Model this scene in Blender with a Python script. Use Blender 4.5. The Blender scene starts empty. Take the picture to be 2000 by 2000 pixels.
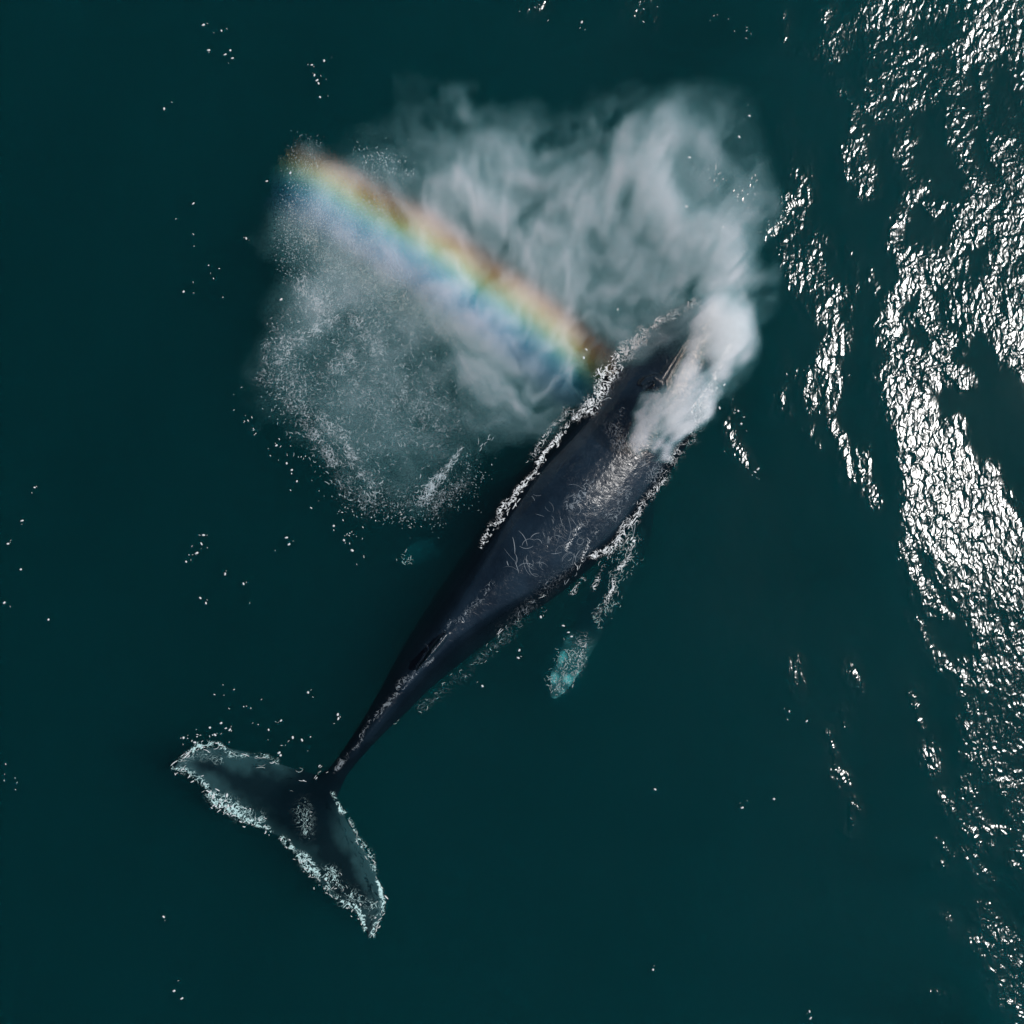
import bpy, math, random
import numpy as np
from mathutils import Vector
from mathutils.bvhtree import BVHTree

R = math.radians
sc = bpy.context.scene
col = sc.collection
rng = np.random.default_rng(7)
random.seed(7)

# ------------------------------------------------------------------ camera
CAM_H = 22.0
cam_d = bpy.data.cameras.new('camera')
cam = bpy.data.objects.new('camera', cam_d)
col.objects.link(cam)
cam.location = (0, 0, CAM_H)
cam.rotation_euler = (0, 0, 0)
cam_d.sensor_width = 36
cam_d.angle = 2 * math.atan(10.0 / CAM_H)
cam_d.clip_start = 0.1
cam_d.clip_end = 2000
sc.camera = cam

# ------------------------------------------------------------------ sun and sky
SUN_EL = R(51.0)          # height of the sun
SUN_AZ = R(9.0)          # direction it comes from, counter-clockwise from +x
w = bpy.data.worlds.new('World')
sc.world = w
w.use_nodes = True
nt = w.node_tree
bg = nt.nodes['Background']
sky = nt.nodes.new('ShaderNodeTexSky')
sky.sky_type = 'NISHITA'
sky.sun_disc = False
sky.sun_elevation = SUN_EL
sky.sun_rotation = R(90) - SUN_AZ
nt.links.new(sky.outputs[0], bg.inputs['Color'])
bg.inputs['Strength'].default_value = 0.05
sd = bpy.data.lights.new('sun', 'SUN')
sd.energy = 5.0
sd.angle = R(0.53)
sd.color = (1.0, 0.965, 0.93)
sun = bpy.data.objects.new('sun', sd)
col.objects.link(sun)
SDIR = Vector((math.cos(SUN_EL) * math.cos(SUN_AZ), math.cos(SUN_EL) * math.sin(SUN_AZ), math.sin(SUN_EL)))
sun.rotation_euler = SDIR.to_track_quat('Z', 'Y').to_euler()
sun.location = SDIR * 60

sc.view_settings.view_transform = 'Standard'
sc.view_settings.look = 'None'
sc.view_settings.gamma = 1.0
sc.view_settings.exposure = 0.0
sc.render.engine = 'CYCLES'
cy = sc.cycles
cy.use_denoising = True
cy.denoising_input_passes = 'RGB'
cy.max_bounces = 6
cy.diffuse_bounces = 2
cy.glossy_bounces = 2
cy.transparent_max_bounces = 12
cy.volume_bounces = 3
cy.volume_step_rate = 1.0
cy.volume_max_steps = 128
cy.caustics_reflective = False
cy.caustics_refractive = False

# ------------------------------------------------------------------ helpers
def at(px, py, z=0.0):
    """place on the height z that a point of the 20 m wide survey grid (2000 units) has"""
    k = (CAM_H - z) / CAM_H
    return ((px - 1000) / 100.0 * k, (1000 - py) / 100.0 * k, z)

def fractal(nx, ny, cell, octaves=4, gain=0.5, seed=0, ax=1.0):
    """smooth value noise on an ny x nx raster; cell in raster units"""
    g = np.random.default_rng(seed)
    out = np.zeros((ny, nx)); amp = 1.0; tot = 0
    for o in range(octaves):
        c = max(cell / 2 ** o, 1.0)
        gx, gy = int(nx / c * ax) + 5, int(ny / c) + 5
        lat = g.standard_normal((gy, gx))
        x = np.arange(nx) / c * ax + g.random(); y = np.arange(ny) / c + g.random()
        out += amp * bicubic(lat, x[None, :] + 0 * y[:, None], y[:, None] + 0 * x[None, :])
        tot += amp * amp; amp *= gain
    return out / math.sqrt(tot) * 1.6

def bicubic(a, x, y):
    h, w_ = a.shape
    xi = np.floor(x).astype(int); yi = np.floor(y).astype(int)
    fx = x - xi; fy = y - yi
    def wts(t):
        return (((1 - t) ** 3) / 6, (3 * t ** 3 - 6 * t ** 2 + 4) / 6,
                (-3 * t ** 3 + 3 * t ** 2 + 3 * t + 1) / 6, t ** 3 / 6)
    wx, wy = wts(fx), wts(fy)
    r = 0
    for j in range(4):
        yy = np.clip(yi + j - 1, 0, h - 1)
        for i in range(4):
            xx = np.clip(xi + i - 1, 0, w_ - 1)
            r = r + a[yy, xx] * wx[i] * wy[j]
    return r

def tag(o, label=None, cat=None, group=None, kind=None):
    if label: o['label'] = label
    if cat: o['category'] = cat
    if group: o['group'] = group
    if kind: o['kind'] = kind
    return o

def mesh_obj(name, verts, faces, mat, smooth=True, parent=None):
    me = bpy.data.meshes.new(name)
    if isinstance(faces, np.ndarray):
        verts = np.asarray(verts, dtype=np.float32)
        k = faces.shape[1]
        me.vertices.add(len(verts)); me.vertices.foreach_set('co', verts.ravel())
        me.loops.add(faces.size); me.loops.foreach_set('vertex_index', faces.ravel().astype(np.int32))
        me.polygons.add(len(faces))
        me.polygons.foreach_set('loop_start', np.arange(0, faces.size, k, dtype=np.int32))
        me.update(calc_edges=True)
    else:
        me.from_pydata([tuple(v) for v in verts], [], faces)
    me.materials.append(mat)
    if smooth:
        me.polygons.foreach_set('use_smooth', [True] * len(me.polygons))
    me.update()
    o = bpy.data.objects.new(name, me)
    col.objects.link(o)
    if parent: o.parent = parent
    return o

def new_mat(name):
    m = bpy.data.materials.new(name)
    m.use_nodes = True
    m.node_tree.nodes.clear()
    return m, m.node_tree.nodes, m.node_tree.links

def nn(nodes, kind, **kw):
    n = nodes.new(kind)
    for k, v in kw.items():
        if k in n.inputs.keys(): n.inputs[k].default_value = v
        else: setattr(n, k, v)
    return n

def math_n(nodes, links, op, a, b=None, clamp=False):
    n = nodes.new('ShaderNodeMath'); n.operation = op; n.use_clamp = clamp
    for i, v in enumerate((a, b)):
        if v is None: continue
        if isinstance(v, (int, float)): n.inputs[i].default_value = v
        else: links.new(v, n.inputs[i])
    return n.outputs[0]

def seg_dist(X, Y, poly):
    """distance raster to a polyline"""
    best = np.full(X.shape, 1e9)
    for (x0, y0), (x1, y1) in zip(poly[:-1], poly[1:]):
        dx, dy = x1 - x0, y1 - y0
        L = dx * dx + dy * dy + 1e-9
        t = np.clip(((X - x0) * dx + (Y - y0) * dy) / L, 0, 1)
        best = np.minimum(best, np.hypot(X - x0 - t * dx, Y - y0 - t * dy))
    return best

def sstep(a, b, x):
    t = np.clip((x - a) / (b - a), 0.0, 1.0)
    return t * t * (3 - 2 * t)

# ------------------------------------------------------------------ water
# ruffled streaks laid where sun glints are wanted, right of the whale: (centre line, width, how rough)
SLOPE = 1.12
RUFFLES = [
 ([(1630,90),(1690,62),(1722,10)],46,.95),([(1700,95),(1740,130),(1780,170)],62,1),([(1735,0),(1762,80),(1775,150)],46,.95),
 ([(1730,60),(1712,0)],30,.7),([(1660,100),(1700,10)],34,.6),
 ([(1800,110),(1815,170),(1850,185),(1885,250)],34,.9),([(1760,0),(1800,20),(1830,25)],36,.8),([(1850,0),(1865,30)],26,.8),
 ([(1872,25),(1895,60),(1935,35)],40,.95),([(1900,55),(1955,100),(2000,118)],40,.9),([(1930,0),(2010,70)],60,.85),
 ([(1605,130),(1625,160),(1660,195),(1670,250)],10,.45),([(1690,115),(1692,165),(1712,192)],12,.5),([(1565,95),(1590,110)],12,.4),([(1528,40),(1530,75)],14,.5),
 ([(1605,35),(1610,42)],14,.5),([(1690,205),(1745,240),(1768,275),(1770,310)],30,.7),([(1675,280),(1690,320),(1688,370)],24,.6),([(1650,285),(1658,340)],10,.5),
 ([(1862,240),(1875,275),(1872,240),(1905,350),(1925,400)],30,.85),([(1930,420),(1960,450)],30,.85),([(1960,280),(1978,350),(1985,470)],44,.9),
 ([(1905,90),(1920,170),(1930,240),(1960,290)],10,.5),([(1870,90),(1880,160)],22,.6),([(1950,190),(1990,250)],22,.35),([(1990,150),(2000,190)],24,.6),
 ([(1788,385),(1825,415)],24,.7),([(1745,440),(1745,500)],20,.8),([(1880,430),(1930,380),(1890,460)],40,.95),([(1770,330),(1790,370)],14,.4),
 ([(1540,260),(1570,310),(1555,345)],30,.35),([(1545,345),(1570,380)],22,.45),([(1500,448),(1532,415),(1540,385)],10,.85),([(1530,420),(1560,460),(1590,540)],46,.85),([(1560,420),(1605,480),(1625,500)],26,.5),
 ([(1555,480),(1580,560),(1600,600)],58,.95),([(1555,560),(1590,620)],22,.55),([(1620,590),(1632,640),(1622,690)],22,.6),([(1600,550),(1640,570)],22,.5),
 ([(1605,710),(1630,740),(1618,790)],26,.65),([(1570,735),(1582,790)],14,.5),([(1625,820),(1638,870),(1648,930)],14,.55),([(1678,895),(1692,975)],18,.55),
 ([(1520,765),(1512,800)],10,.5),([(1530,720),(1545,730)],10,.4),([(1580,840),(1592,880)],10,.3),([(1655,480),(1665,560),(1660,640)],10,.25),([(1690,530),(1705,560)],12,.3),
 ([(1742,480),(1760,550),(1745,600),(1745,640)],28,.85),([(1775,500),(1790,560),(1815,600)],18,.6),([(1800,510),(1850,540),(1890,570)],40,.9),([(1890,560),(1930,600),(1905,640)],30,.8),
 ([(1890,610),(1930,630),(1950,660)],48,1),([(1950,490),(1975,540)],36,.9),([(1930,550),(1990,600),(2000,650),(1965,690)],44,.9),([(1880,520),(1900,570)],26,.7),
 ([(1730,650),(1762,685),(1808,728)],24,.95),([(1800,610),(1830,650),(1857,680)],16,.8),([(1835,690),(1890,762)],14,.75),([(1860,580),(1880,610)],30,.8),([(1980,680),(2000,710)],20,.8),
 ([(1745,745),(1760,800),(1785,850),(1800,900)],56,1),([(1780,790),(1820,850),(1840,920)],44,1),([(1790,900),(1830,950),(1860,1010)],62,1),([(1790,940),(1775,1010)],36,.9),
 ([(1868,880),(1890,930),(1905,985)],28,.9),([(1935,940),(1950,990),(1975,1020)],34,1),([(1850,830),(1870,850)],22,.6),([(1720,730),(1722,770)],12,.5),([(1720,800),(1745,840)],12,.4),
 ([(1770,1010),(1800,1040),(1840,1090),(1868,1130)],42,1),([(1830,1020),(1880,1060),(1920,1100),(1955,1160)],80,1),([(1900,1000),(1950,1050),(2000,1070)],60,.95),([(1990,1080),(1990,1200)],44,1),([(1890,1140),(1930,1220)],52,1),
 ([(1765,1060),(1775,1110),(1790,1150),(1828,1190)],20,.85),([(1860,1150),(1900,1190)],18,.5),([(1950,1180),(1985,1195)],30,.9),
 ([(1885,1190),(1905,1240),(1910,1300),(1912,1330)],16,.75),([(1940,1240),(1960,1290),(1982,1315)],34,.9),([(1985,1230),(2000,1290)],22,.9),([(1930,1330),(1980,1380),(1990,1450)],62,1),([(1920,1380),(1935,1450),(1955,1510)],48,1),
 ([(1845,1295),(1866,1325),(1866,1365)],16,.7),([(1885,1390),(1892,1445)],16,.65),([(1775,1350),(1790,1400),(1806,1430)],12,.6),([(1812,1475),(1818,1495)],14,.7),([(1775,1210),(1800,1225)],8,.4),([(1800,1235),(1822,1275)],8,.4),([(1890,1480),(1910,1490)],18,.7),
 ([(1935,1500),(1985,1530),(2000,1560)],60,1),([(1970,1555),(1985,1600),(1992,1690)],34,.9),
 ([(1885,1525),(1900,1570),(1915,1590),(1940,1620)],22,.65),([(1885,1620),(1915,1650)],16,.75),([(1888,1670),(1940,1712)],22,.6),([(1830,1630),(1858,1672)],12,.55),([(1840,1560),(1860,1590)],10,.6),([(1910,1710),(1930,1735)],16,.5),([(1940,1640),(1955,1620)],20,.6),
 ([(1925,1775),(1940,1810),(1975,1845)],28,.85),([(1915,1850),(1985,1882)],34,.9),([(1935,1885),(1960,1930),(2000,1960)],48,1),([(1995,1890),(2005,2000)],50,1),
 ([(1615,1430),(1618,1500),(1640,1540)],9,.55),([(1662,1590),(1655,1615)],11,.7),([(1835,1690),(1840,1700)],10,.5),([(1660,1300),(1680,1350)],9,.45),([(1550,1300),(1555,1340)],8,.4),([(1640,1390),(1650,1415)],10,.4),
 ([(1845,1790),(1850,1815)],9,.5),([(1815,1940),(1835,1950)],8,.5),([(1445,790),(1430,820),(1435,870),(1455,905)],8,.45),([(1390,330),(1420,355),(1455,375),(1470,345)],14,.45),([(1010,20),(1050,5)],9,.5),([(1200,5),(1240,30)],10,.45),([(1265,5),(1275,35)],8,.4),
]
def axis(core, step, far):
    c = list(np.arange(-core, core + 1e-6, step))
    s, x = step, core
    ext = []
    while x < far:
        s *= 1.22; x += s; ext.append(x)
    return np.array([-e for e in reversed(ext)] + c + ext)
ax = axis(11.4, 0.06, 400.0)
NX = len(ax)
GX, GY = np.meshgrid(ax, ax)
PX = GX * 100 + 1000; PY = 1000 - GY * 100
# warp so the streak outlines break up
core_i = (np.abs(ax) <= 11.4001)
nb = core_i.sum()
wa = np.zeros((NX, NX)); wb = np.zeros((NX, NX)); br = np.zeros((NX, NX))
ii = np.where(core_i)[0]; i0, i1 = ii[0], ii[-1] + 1
wa[i0:i1, i0:i1] = fractal(nb, nb, 7, 3, .6, 11)
wb[i0:i1, i0:i1] = fractal(nb, nb, 7, 3, .6, 12)
br[i0:i1, i0:i1] = fractal(nb, nb, 5, 3, .7, 13)
WX, WY = PX + wa * 7, PY + wb * 7
ruf = np.zeros((NX, NX))
for poly, wd, s in RUFFLES:
    d = seg_dist(WX, WY, poly)
    s = s * (1 + .75 * sstep(34, 12, wd))
    ruf = np.maximum(ruf, s * (1 - sstep(wd * .45, wd * .8, d)))
    ruf = np.maximum(ruf, s * .62 * (1 - sstep(wd * .5 + 8, wd * .8 + 24, d)) * np.clip(.75 + .5 * br, 0, 1))
# open sea east of the frame stays ruffled the same way
far = sstep(1990, 2060, PX)
patch = np.sin(GX * .55 + 1.7 * np.sin(GY * .21) + GY * .16) * .5 + .5
ruf = np.maximum(ruf, far * sstep(.25, .75, patch) * .9 * (PX > 1990))
ruf = np.clip(ruf * (1 + .22 * br) * (1 + .05 * np.clip((GY - 3) / 7, 0, 1) + .25 * np.clip((-GY - 4) / 6, 0, 1)), 0, 2.0)

swell = .5 * (0.035 * np.sin(GX * .9 + GY * .35 + .6 * np.sin(GY * .5)) + 0.02 * np.sin(GX * 1.7 - GY * .8 + 1.0) + .012 * np.sin(GX * .4 + GY * 2.3))
fade = np.exp(-(np.hypot(GX, GY) / 120) ** 2)
rip = np.zeros((NX, NX))
rip[i0:i1, i0:i1] = fractal(nb, nb, 18, 3, .45, 21)
# water under each streak is shaped to mirror the sun into the camera; solve for the height field
# whose slopes come closest to that (least squares, in the Fourier domain)
cx_, cy_ = GX[i0:i1, i0:i1], GY[i0:i1, i0:i1]
vl = np.sqrt(cx_ ** 2 + cy_ ** 2 + CAM_H ** 2)
hx = SDIR.x - cx_ / vl; hy = SDIR.y - cy_ / vl; hz_ = SDIR.z + CAM_H / vl
rc = np.clip(ruf[i0:i1, i0:i1], 0, 1)
P_ = 64
gx_ = np.pad(-hx / hz_ * rc, P_); gy_ = np.pad(-hy / hz_ * rc, P_)
kx = np.fft.fftfreq(gx_.shape[1], .06)[None, :] * 2 * math.pi; ky = np.fft.fftfreq(gx_.shape[0], .06)[:, None] * 2 * math.pi
k2 = kx ** 2 + ky ** 2; k2[0, 0] = 1
hh_ = (-1j * kx * np.fft.fft2(gx_) - 1j * ky * np.fft.fft2(gy_)) / k2
hh_ *= k2 / (k2 + (2 * math.pi / 9.0) ** 2) * np.exp(-k2 * .07 ** 2)
hh_[0, 0] = 0
ridge = np.zeros((NX, NX)); ridge[i0:i1, i0:i1] = np.fft.ifft2(hh_).real[P_:-P_, P_:-P_] * SLOPE
ridge *= sstep(11.38, 10.7, np.abs(GY)) * sstep(11.38, 10.7, np.abs(GX))
GZ = swell * fade + 0.006 * rip + ridge
def sea_z(x, y):
    i = np.clip(np.searchsorted(ax, x), 0, NX - 1); j = np.clip(np.searchsorted(ax, y), 0, NX - 1)
    return float(GZ[j, i])

V = np.stack([GX, GY, GZ], -1).reshape(-1, 3)
idx = np.arange(NX * NX).reshape(NX, NX)
F = np.stack([idx[:-1, :-1], idx[:-1, 1:], idx[1:, 1:], idx[1:, :-1]], -1).reshape(-1, 4)
# skirts and bottom close the body of water
bound = np.concatenate([idx[0, :-1], idx[:-1, -1], idx[-1, :0:-1], idx[:0:-1, 0]])
nbn = len(bound)
low = V[bound].copy(); low[:, 2] = -25
base = len(V)
V = np.concatenate([V, low, [[0, 0, -25]]])
k = np.arange(nbn); k2 = (k + 1) % nbn
SK = np.stack([bound[k], base + k, base + k2, bound[k2]], -1)
BT = np.stack([np.full(nbn, base + nbn), base + k2, base + k, base + k], -1)[:, :3]

m, N, L = new_mat('sea_water')
out = nn(N, 'ShaderNodeOutputMaterial')
tc = nn(N, 'ShaderNodeTexCoord')
att = nn(N, 'ShaderNodeAttribute', attribute_name='ruffle')
mp = nn(N, 'ShaderNodeMapping'); mp.inputs['Scale'].default_value = (1.25, .8, 1); mp.inputs['Rotation'].default_value = (0, 0, R(-14))
L.new(tc.outputs['Object'], mp.inputs['Vector'])
n1 = nn(N, 'ShaderNodeTexNoise', Scale=7.0, Detail=1.5, Roughness=.5, Distortion=.5)
L.new(mp.outputs[0], n1.inputs['Vector'])
n2 = nn(N, 'ShaderNodeTexNoise', Scale=1.6, Detail=2.0)
L.new(mp.outputs[0], n2.inputs['Vector'])
hgt = math_n(N, L, 'MULTIPLY', n1.outputs[0], math_n(N, L, 'MULTIPLY', att.outputs['Fac'], 0.028))
hgt2 = math_n(N, L, 'ADD', hgt, math_n(N, L, 'MULTIPLY', n2.outputs[0], 0.01))
bmp = nn(N, 'ShaderNodeBump', Strength=1.0, Distance=1.0)
L.new(hgt2, bmp.inputs['Height'])
fr = nn(N, 'ShaderNodeFresnel', IOR=1.47)
L.new(bmp.outputs[0], fr.inputs['Normal'])
gl = nn(N, 'ShaderNodeBsdfGlossy', Roughness=.2, distribution='BECKMANN')
L.new(math_n(N, L, 'ADD', math_n(N, L, 'MINIMUM', math_n(N, L, 'MULTIPLY', att.outputs['Fac'], .045), .045), .2), gl.inputs['Roughness'])
L.new(bmp.outputs[0], gl.inputs['Normal'])
tr = nn(N, 'ShaderNodeBsdfTransparent')
mx = nn(N, 'ShaderNodeMixShader')
L.new(fr.outputs[0], mx.inputs[0]); L.new(tr.outputs[0], mx.inputs[1]); L.new(gl.outputs[0], mx.inputs[2])
L.new(mx.outputs[0], out.inputs['Surface'])
vs = nn(N, 'ShaderNodeVolumeScatter', Color=(.0, .70, .84, 1), Density=.40, Anisotropy=.78)
va = nn(N, 'ShaderNodeVolumeAbsorption', Color=(.0, .68, .68, 1), Density=.5)
ad = nn(N, 'ShaderNodeAddShader')
L.new(vs.outputs[0], ad.inputs[0]); L.new(va.outputs[0], ad.inputs[1])
L.new(ad.outputs[0], out.inputs['Volume'])
WATER = m
me = bpy.data.meshes.new('water')
allf = [F, SK]
nv = len(V)
me.vertices.add(nv); me.vertices.foreach_set('co', V.astype(np.float32).ravel())
loops = np.concatenate([F.ravel(), SK.ravel(), BT.ravel()]).astype(np.int32)
starts = np.concatenate([np.arange(0, F.size + SK.size, 4), F.size + SK.size + np.arange(0, BT.size, 3)]).astype(np.int32)
me.loops.add(len(loops)); me.loops.foreach_set('vertex_index', loops)
me.polygons.add(len(starts)); me.polygons.foreach_set('loop_start', starts)
me.update(calc_edges=True)
sm = np.zeros(len(starts), bool); sm[:len(F)] = True
me.polygons.foreach_set('use_smooth', sm)
a = me.attributes.new('ruffle', 'FLOAT', 'POINT')
rv = np.zeros(nv, np.float32); rv[:NX * NX] = ruf.ravel()
a.data.foreach_set('value', rv)
me.materials.append(m)
me.validate()
water = bpy.data.objects.new('water', me); col.objects.link(water)
tag(water, kind='structure')

m, N, L = new_mat('deep_silt')
out = nn(N, 'ShaderNodeOutputMaterial'); b = nn(N, 'ShaderNodeBsdfDiffuse', Color=(.03, .035, .03, 1)); L.new(b.outputs[0], out.inputs['Surface'])
sb = mesh_obj('seabed', [(-420, -420, -26), (420, -420, -26), (420, 420, -26), (-420, 420, -26)], [[0, 1, 2, 3]], m, False)
tag(sb, kind='structure')

# ------------------------------------------------------------------ whale
def loft(rings, cap=True):
    n = len(rings[0]); v = [p for r in rings for p in r]; f = []
    for i in range(len(rings) - 1):
        for j in range(n):
            a_, b_ = i * n + j, i * n + (j + 1) % n
            f.append([a_, b_, b_ + n, a_ + n])
    if cap:
        f.append(list(range(n))[::-1]); f.append([(len(rings) - 1) * n + j for j in range(n)])
    return v, f

def resample(pts, n):
    pts = np.array(pts, float); t = np.arange(len(pts)); s = np.linspace(0, len(pts) - 1, n)
    o = []
    for u in s:
        i = min(int(u), len(pts) - 2); f = u - i
        p0 = pts[max(i - 1, 0)]; p1 = pts[i]; p2 = pts[i + 1]; p3 = pts[min(i + 2, len(pts) - 1)]
        o.append(.5 * ((2 * p1) + (-p0 + p2) * f + (2 * p0 - 5 * p1 + 4 * p2 - p3) * f * f + (-p0 + 3 * p1 - 3 * p2 + p3) * f ** 3))
    return np.array(o)

# px, py, half width, top z, height ratio, ridge sharpness
ST = [(1398,574,6,.02,1.0,1),(1390,590,26,.10,.8,1),(1376,615,50,.2,.75,1),(1350,660,76,.3,.75,1),(1320,712,92,.36,.78,1.0),(1287,766,104,.40,.8,1),
      (1243,838,108,.34,.85,1),(1192,905,114,.38,.9,1),(1133,975,118,.42,.9,1),(1077,1035,114,.34,.92,1.05),(1020,1095,104,.25,.95,1.15),(963,1150,89,.16,1.0,1.3),
      (908,1205,74,.10,1.05,1.5),(855,1262,60,.06,1.1,1.7),(806,1320,46,.04,1.2,1.8),(765,1375,35,.02,1.3,1.8),(725,1425,25,.0,1.4,1.4),(690,1470,20,-.04,1.4,1.25),(662,1506,18,-.16,1.0,1.1),(642,1532,26,-.27,.6,1),(618,1560,34,-.34,.35,1),(590,1590,26,-.37,.3,1)]
st = resample(ST, 70)
rings = []
for i, s in enumerate(st):
    a_ = st[max(i - 1, 0)]; b_ = st[min(i + 1, len(st) - 1)]
    d = np.array([b_[0] - a_[0], -(b_[1] - a_[1])]); d /= np.linalg.norm(d)
    nrm = np.array([-d[1], d[0]])
    cx, cyy, _ = at(s[0], s[1], s[3]); hw = s[2] / 100.0; hz = hw * s[4]; zc = s[3] - hz
    r = []
    for j in range(32):
        t = 2 * math.pi * j / 32
        c, q = math.cos(t), math.sin(t)
        p = s[5]
        u = math.copysign(abs(c) ** p, c); v_ = math.copysign(abs(q) ** (1.0 if q > 0 else .9), q)
        r.append((cx + nrm[0] * hw * u, cyy + nrm[1] * hw * u, zc + hz * v_))
    rings.append(r)
parts = [loft(rings)]

def foil(stations, thick, nseg=10):
    """stations: (lead xyz, trail xyz)"""
    rr = []
    for (l, t_, th) in stations:
        l = np.array(l, float); t_ = np.array(t_, float); r = []
        for j in range(nseg):
            u = j / (nseg - 1.0); prof = (math.sin(math.pi * u ** .7)) ** .8 * th + .012
            r.append(tuple(l + (t_ - l) * u + np.array([0, 0, prof])))
        for j in range(nseg - 1, -1, -1):
            u = j / (nseg - 1.0); prof = (math.sin(math.pi * u ** .7)) ** .8 * th + .012
            r.append(tuple(l + (t_ - l) * u - np.array([0, 0, prof])))
        rr.append(r)
    return loft(rr)
FL = [((339,1497),(340,1504)),((352,1482),(371,1511)),((385,1463),(401,1540)),((430,1458),(424,1573)),((475,1466),(463,1595)),((520,1482),(498,1614)),((565,1497),(528,1627)),
      ((610,1510),(546,1634)),((640,1520),(553,1634)),((654,1550),(560,1642)),((668,1585),(578,1665)),((688,1620),(602,1700)),((712,1657),(625,1728)),((733,1700),(650,1757)),((748,1745),(684,1776)),((749,1785),(703,1796)),((737,1812),(713,1815)),((723,1833),(719,1833))]
zf = [-.13,-.2,-.3,-.38,-.44,-.48,-.5,-.5,-.5,-.48,-.46,-.43,-.4,-.36,-.3,-.24,-.18,-.14]
tf = [.004,.015,.03,.045,.055,.065,.08,.1,.11,.1,.075,.065,.055,.045,.03,.02,.012,.004]
parts.append(foil([(at(*l, z), at(*t_, z + .02), th) for (l, t_), z, th in zip(FL, zf, tf)], 0))

def flipper(cl, zs, hw):
    c = resample([(p[0], p[1], z, h) for p, z, h in zip(cl, zs, hw)], 22); rr = []
    for i, s in enumerate(c):
        a_ = c[max(i - 1, 0)]; b_ = c[min(i + 1, len(c) - 1)]
        d = np.array([b_[0] - a_[0], b_[1] - a_[1]]); d /= np.linalg.norm(d); n_ = np.array([-d[1], d[0]])
        wob = 1 + .09 * math.sin(i * 1.9)
        l = at(s[0] + n_[0] * s[3] * wob, s[1] + n_[1] * s[3] * wob, s[2]); t_ = at(s[0] - n_[0] * s[3], s[1] - n_[1] * s[3], s[2] - .05)
        rr.append((l, t_, .002 * s[3] + .012))
    return foil(rr, 0)
parts.append(flipper([(1225,960),(1232,1030),(1215,1095),(1185,1160),(1150,1225),(1115,1290),(1092,1335),(1080,1364)], [-1.2,-1.5,-1.8,-1.9,-1.7,-1.4,-1.15,-1.1], [60,42,36,33,31,28,21,6]))
parts.append(flipper([(1060,960),(985,985),(915,1020),(855,1055),(815,1080),(785,1102)], [-1.0,-1.5,-2.0,-2.4,-2.6,-2.6], [60,44,34,28,22,6]))
# dorsal fin: a low hooked fin on the ridge
fin = []
for (px, py, hh, hw) in [(872,1240,.0,5),(858,1258,.08,7),(842,1277,.17,6),(828,1294,.22,4),(818,1306,.16,2.5),(812,1314,.04,2)]:
    zb = .10
    d = np.array([-.66, -.75]); n_ = np.array([-d[1], d[0]])
    x, y, _ = at(px, py, .4); h = hw / 100
    fin.append([(x + n_[0] * h, y + n_[1] * h, zb - .15), (x + n_[0] * h * .8, y + n_[1] * h * .8, zb + hh * .3 + .04), (x, y, zb + hh * .65 + .08), (x - n_[0] * h * .8, y - n_[1] * h * .8, zb + hh * .3 + .04), (x - n_[0] * h, y - n_[1] * h, zb - .15)])
parts.append(loft(fin))
# splash guard in front of the blowholes and the median ridge of the rostrum
def tube(pts, rad, n=8):
    rr = []
    pts = np.array(pts, float)
    for i in range(len(pts)):
        d = pts[min(i + 1, len(pts) - 1)] - pts[max(i - 1, 0)]; d /= np.linalg.norm(d) + 1e-9
        up = np.array([0, 0, 1.0]); s = np.cross(d, up); s /= np.linalg.norm(s) + 1e-9; u = np.cross(s, d)
        r_ = rad[i] if hasattr(rad, '__len__') else rad
        rr.append([tuple(pts[i] + s * r_ * math.cos(2 * math.pi * j / n) + u * r_ * math.sin(2 * math.pi * j / n)) for j in range(n)])
    return loft(rr)
parts.append(tube([at(1276,768,.36), at(1290,742,.38), at(1310,712,.36), at(1335,672,.3), at(1358,635,.2)], [.09,.09,.06,.05,.03]))
parts.append(tube([at(1252,752,.37), at(1262,742,.40), at(1278,738,.42), at(1292,748,.42), at(1297,762,.39)], [.05,.07,.08,.07,.05]))
vv, ff = [], []
for v_, f_ in parts:
    o_ = len(vv); vv += list(v_); ff += [[q + o_ for q in p] for p in f_]

m, N, L = new_mat('whale_skin')
out = nn(N, 'ShaderNodeOutputMaterial')
bs = nn(N, 'ShaderNodeBsdfPrincipled', Roughness=.3)
gz = nn(N, 'ShaderNodeNewGeometry'); sz_ = nn(N, 'ShaderNodeSeparateXYZ'); L.new(gz.outputs['Position'], sz_.inputs[0])
wet = nn(N, 'ShaderNodeMapRange'); wet.inputs['From Min'].default_value = -.02; wet.inputs['From Max'].default_value = .04; wet.inputs['To Max'].default_value = .5
L.new(sz_.outputs[2], wet.inputs['Value']); L.new(wet.outputs[0], bs.inputs['Specular IOR Level'])   # skin under water does not shine
at_ = nn(N, 'ShaderNodeAttribute', attribute_name='pale')
tc = nn(N, 'ShaderNodeTexCoord')
ns = nn(N, 'ShaderNodeTexNoise', Scale=1.3, Detail=5.0, Roughness=.62)
L.new(tc.outputs['Object'], ns.inputs['Vector'])
cr = nn(N, 'ShaderNodeValToRGB')
cr.color_ramp.elements[0].position = .32; cr.color_ramp.elements[0].color = (.002, .007, .014, 1)
cr.color_ramp.elements[1].position = .72; cr.color_ramp.elements[1].color = (.008, .020, .034, 1)
L.new(ns.outputs[0], cr.inputs[0])
mc = nn(N, 'ShaderNodeMix', data_type='RGBA')
L.new(at_.outputs['Fac'], mc.inputs['Factor']); L.new(cr.outputs[0], mc.inputs[6]); mc.inputs[7].default_value = (.27, .62, .70, 1)  # this pale skin tone carries the teal tint of the water over it
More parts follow.
